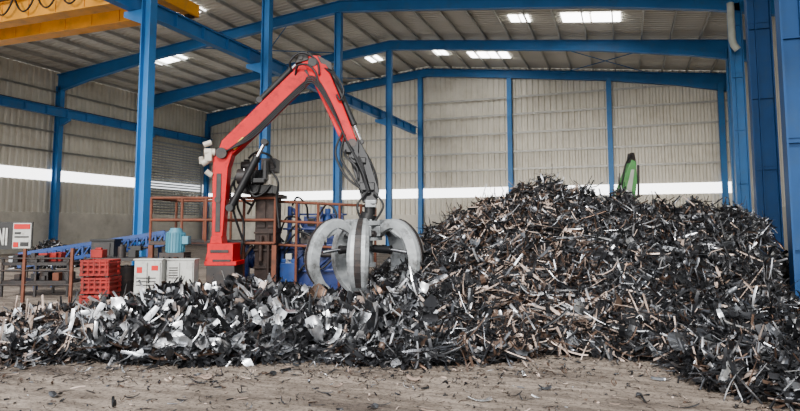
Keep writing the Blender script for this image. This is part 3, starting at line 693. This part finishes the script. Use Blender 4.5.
def core(x0,x1,d0,d1,hf=None):
    hf=hf or hfield
    nx=int((x1-x0)/.1);nd=int((d1-d0)/.1); X,Y=np.meshgrid(np.linspace(x0,x1,nx),np.linspace(d0,d1,nd),indexing='ij')
    Z=hf(X.ravel(),Y.ravel())-.07; Z=np.where(Z<0,-.1,Z)+rng.normal(size=Z.shape)*.02
    V=np.stack([X.ravel(),Y.ravel(),Z],1); i=np.arange(nx-1)[:,None]*nd+np.arange(nd-1)[None]; i=i.ravel()
    Fc=np.stack([i,i+nd,i+nd+1,i+1],1); C=np.tile(np.array([.006,.006,.006,.1]),(len(V),1)); return V,Fc,C
def tanprob(x,d):
    return np.clip(.36*np.exp(-((x-1.9)/1.2)**2)+.08*np.exp(-((x-4.5)/3)**2)+.02,0,.5)
def layer(N,xr,dr,mh,zo,Lr,Wr,fl,tf,lt,curl=1.0,rough=.4):
    x,d=sample(N,xr,dr,mh); z=hfield(x,d)+rng.uniform(zo[0],zo[1],N); nr=normals(x,d)
    return pieces(N,x,d,z,nr,Lr,Wr,rng.uniform(fl,1.0,N),tf(x,d),lt,curl,rough)
XR_=(.4,10.0)
raw_object('scrap_heap',[core(.4,10.3,4.6,18.5),
  layer(22000,XR_,(5,17.5),.05,(-.04,.07),(.12,.55),(.012,.05),.5,tanprob,.07),
  layer(5200,XR_,(5,17),.06,(-.02,.10),(.4,1.0),(.016,.055),.65,tanprob,.10,1.0),
  layer(9000,XR_,(5,16.5),.08,(-.02,.07),(.16,.45),(.05,.13),.7,lambda x,d:tanprob(x,d)*.6,.06,1.2,.4)],'tall heap of dark and rusty steel strip offcuts','scrap heap',M_scrap)
tl=lambda x,d:np.where(x<-4.2,.30,.03)
XL_=(-11.5,.4)
raw_object('scrap_heap',[core(-11.6,.4,6,14),
  layer(13000,XL_,(6.5,13.5),.03,(-.04,.06),(.12,.45),(.012,.05),.5,tl,.12),
  layer(3200,(-8,.4),(6.8,12.5),.05,(-.02,.09),(.4,.95),(.02,.07),.65,tl,.18,1.0),
  layer(5200,(-9,.4),(6.9,12.5),.05,(-.01,.06),(.18,.5),(.06,.2),.65,tl,.24,1.4,.4),
  layer(700,(-4.5,.3),(7.2,11.5),.12,(.0,.08),(.4,.7),(.12,.28),.7,tl,.45,1.5,.4)],'low spread heap of shiny grey steel offcuts','scrap heap',M_scrap)
fx,fd=(48-400)*25/600,25.5
def hfar(x,d):
    r=np.sqrt(((x-fx)/1.5)**2+((d-fd)/1.6)**2); return 1.15*np.clip(1-r,0,None)**.8
N=1500; x,d=sample(N,(fx-1.5,fx+1.5),(fd-1.6,fd+1.6),.03,hfar); nr=normals(x,d,hfar)
raw_object('scrap_heap',[core(fx-1.7,fx+1.7,fd-1.8,fd+1.8,hfar),pieces(N,x,d,hfar(x,d),nr,(.15,.5),(.03,.1),rng.uniform(.4,1,N),np.full(N,.05),.03)],'small dark scrap heap near the side wall','scrap heap',M_scrap)
N=16000; x=rng.uniform(-8,8,N); d=rng.uniform(4.6,9.5,N); h=hfield(x,d); near=(hfield(x,d+.9)>.05)
keep=(h<.08)&(rng.random(N)<np.where(near,.9,np.clip((d-4.2)/7,.08,1))); x=x[keep];d=d[keep];N=len(x)
nr=np.tile([0,0,1.0],(N,1)); p=pieces(N,x,d,np.full(N,.012),nr,(.025,.17),(.006,.03),np.full(N,1.0),np.full(N,.25),.04)
p[0][:,2]=np.maximum(p[0][:,2],.002)
raw_object('floor_debris',[p],'small dark metal chips scattered on the concrete floor','metal debris',M_scrap)

# ---- individual pieces
sm=[mat('piece_dark',(.011,.012,.014),.32,.3,.4,8),mat('piece_grey',(.12,.125,.135),.3,.85,.3,8),mat('piece_bright',(.66,.68,.70),.28,.9,.2,8),mat('piece_rust',(.28,.20,.16),.7,.1,.35,8)]
smn=['blackened','dull grey','silvery','rusty tan']
def strip_mesh(name,L,W,kap,fold,tw,hole,mt):
    m=MB(); ns=9; th=.005; P_=[]
    for i in range(ns):
        s=(i/(ns-1)-.5)*L; a=kap*s/L; k=kap/L if abs(kap)>.01 else .01
        c=Vector((math.sin(k*s)/k,0,(1-math.cos(k*s))/k)); Nn=Vector((-math.sin(k*s),0,math.cos(k*s))); ph=tw*s/L
        B=Vector((0,1,0))*math.cos(ph)+Nn*math.sin(ph); N2=Nn*math.cos(ph)-Vector((0,1,0))*math.sin(ph)
        w=W*(.75 if i in(0,ns-1) else 1)
        P_.append([(c-B*w/2,N2),(c-B*w*.17+N2*fold*w,N2),(c+B*w*.17+N2*fold*w,N2),(c+B*w/2,N2)])
    vs=[]
    for row in P_:
        for p,n in row: vs.append(p+n*th/2)
        for p,n in row: vs.append(p-n*th/2)
    fs=[]
    for i in range(ns-1):
        o=i*8; q=o+8
        for k in range(3):
            if hole and k==1 and i%2==1:
                fs+=[(o+1,q+1,q+5,o+5),(o+2,o+6,q+6,q+2),(o+1,o+5,o+6,o+2),(q+1,q+2,q+6,q+5)]; continue
            fs+=[(o+k,o+k+1,q+k+1,q+k),(o+4+k,q+4+k,q+5+k,o+5+k)]
        fs+=[(o,q,q+4,o+4),(o+3,o+7,q+7,q+3)]
    e=(ns-1)*8
    for k in range(3): fs+=[(k,k+4,k+5,k+1),(e+k,e+k+1,e+k+5,e+k+4)]
    m.add(vs,fs); return m.mesh(name,[mt])
kinds=[('metal_strip','bent steel strip',(.5,.055,1.4,.1,.8,False)),('metal_curl','curled steel offcut',(.55,.07,3.4,.05,.6,False)),('angle_bracket','folded steel offcut',(.38,.11,.5,.5,.2,False)),('punched_strip','punched steel strip',(.55,.12,1.0,.06,.8,True)),('sheet_offcut','curved steel sheet offcut',(.45,.23,1.7,.15,.5,False)),('metal_strip','long thin steel strip',(.85,.04,.8,.2,1.2,False))]
tmpl=[(n,l,[strip_mesh(n,*a,mt) for mt in sm]) for n,l,a in kinds]
def put(x,d,z,onfloor,heap,wt):
    n,l,ms=tmpl[random.randrange(6)]
    k=random.choices(range(4),wt)[0]
    o=bpy.data.objects.new(n,ms[k]); COL.objects.link(o); o.location=F(x,d,z)
    s=random.uniform(.7,1.2)*(.38 if onfloor else 1); o.scale=(s,s,s)
    if onfloor: o.rotation_euler=(0 ,0,random.uniform(0,6.28)); o.location.z=.012
    else:
        nn=Vector(normals(np.array([x]),np.array([d]))[0]); nn=Matrix.Rotation(TH,3,'Z')@nn
        q=(nn+Vector([random.gauss(0,.38) for _ in range(3)])).normalized().to_track_quat('Z','Y'); o.rotation_euler=(q.to_matrix()@Matrix.Rotation(random.uniform(0,6.28),3,'Z')).to_euler()
    tag(o,'%s %s %s'%(smn[k],l,'on the dusty floor' if onfloor else heap),'scrap metal','loose scrap steel pieces')
xs,ds=sample(120,(-5.5,.4),(6.8,9.8),.1)
for a,b in zip(xs,ds): put(a,b,float(hfield(a,b))+random.uniform(.03,.09),False,'on the low scrap heap',(.3,.32,.36,.02))
xs,ds=sample(130,(.4,7.5),(5.2,11.5),.1)
for a,b in zip(xs,ds): put(a,b,float(hfield(a,b))+random.uniform(.03,.09),False,'on the tall scrap heap',(.46,.34,.12,.08))
t=0
while t<48:
    a=random.uniform(-5,4.5); b=random.uniform(5.3,8.2)
    if hfield(a,b)<.03 and random.random()<(b-4.6)/3.2: put(a,b,0,True,'',(.6,.25,.05,.1)); t+=1

# ------------------------------------------------------------ light and camera
w=bpy.data.worlds.new('World'); bpy.context.scene.world=w; w.use_nodes=True
bg=w.node_tree.nodes['Background']; bg.inputs['Color'].default_value=(.93,.96,1,1); bg.inputs['Strength'].default_value=2.1
def sun(rot,e,ang,col=(1,1,1)):
    l=bpy.data.lights.new('daylight','SUN'); l.energy=e; l.angle=math.radians(ang); l.color=col
    o=bpy.data.objects.new('daylight',l); COL.objects.link(o); o.rotation_euler=rot
sun((math.radians(52),0,math.radians(20)),4.6,9,(1,.98,.95))
sun((math.radians(83),0,math.radians(-6)),2.5,18,(1,.96,.90))  # added second sun, low enough to reach the back wall, stands in for horizon glow
c=bpy.data.cameras.new('Camera'); c.lens=27; c.sensor_width=36; c.shift_y=-.04; c.clip_end=300
co=bpy.data.objects.new('Camera',c); COL.objects.link(co); co.location=(0,0,H0); co.rotation_euler=(math.radians(95),0,TH); bpy.context.scene.camera=co
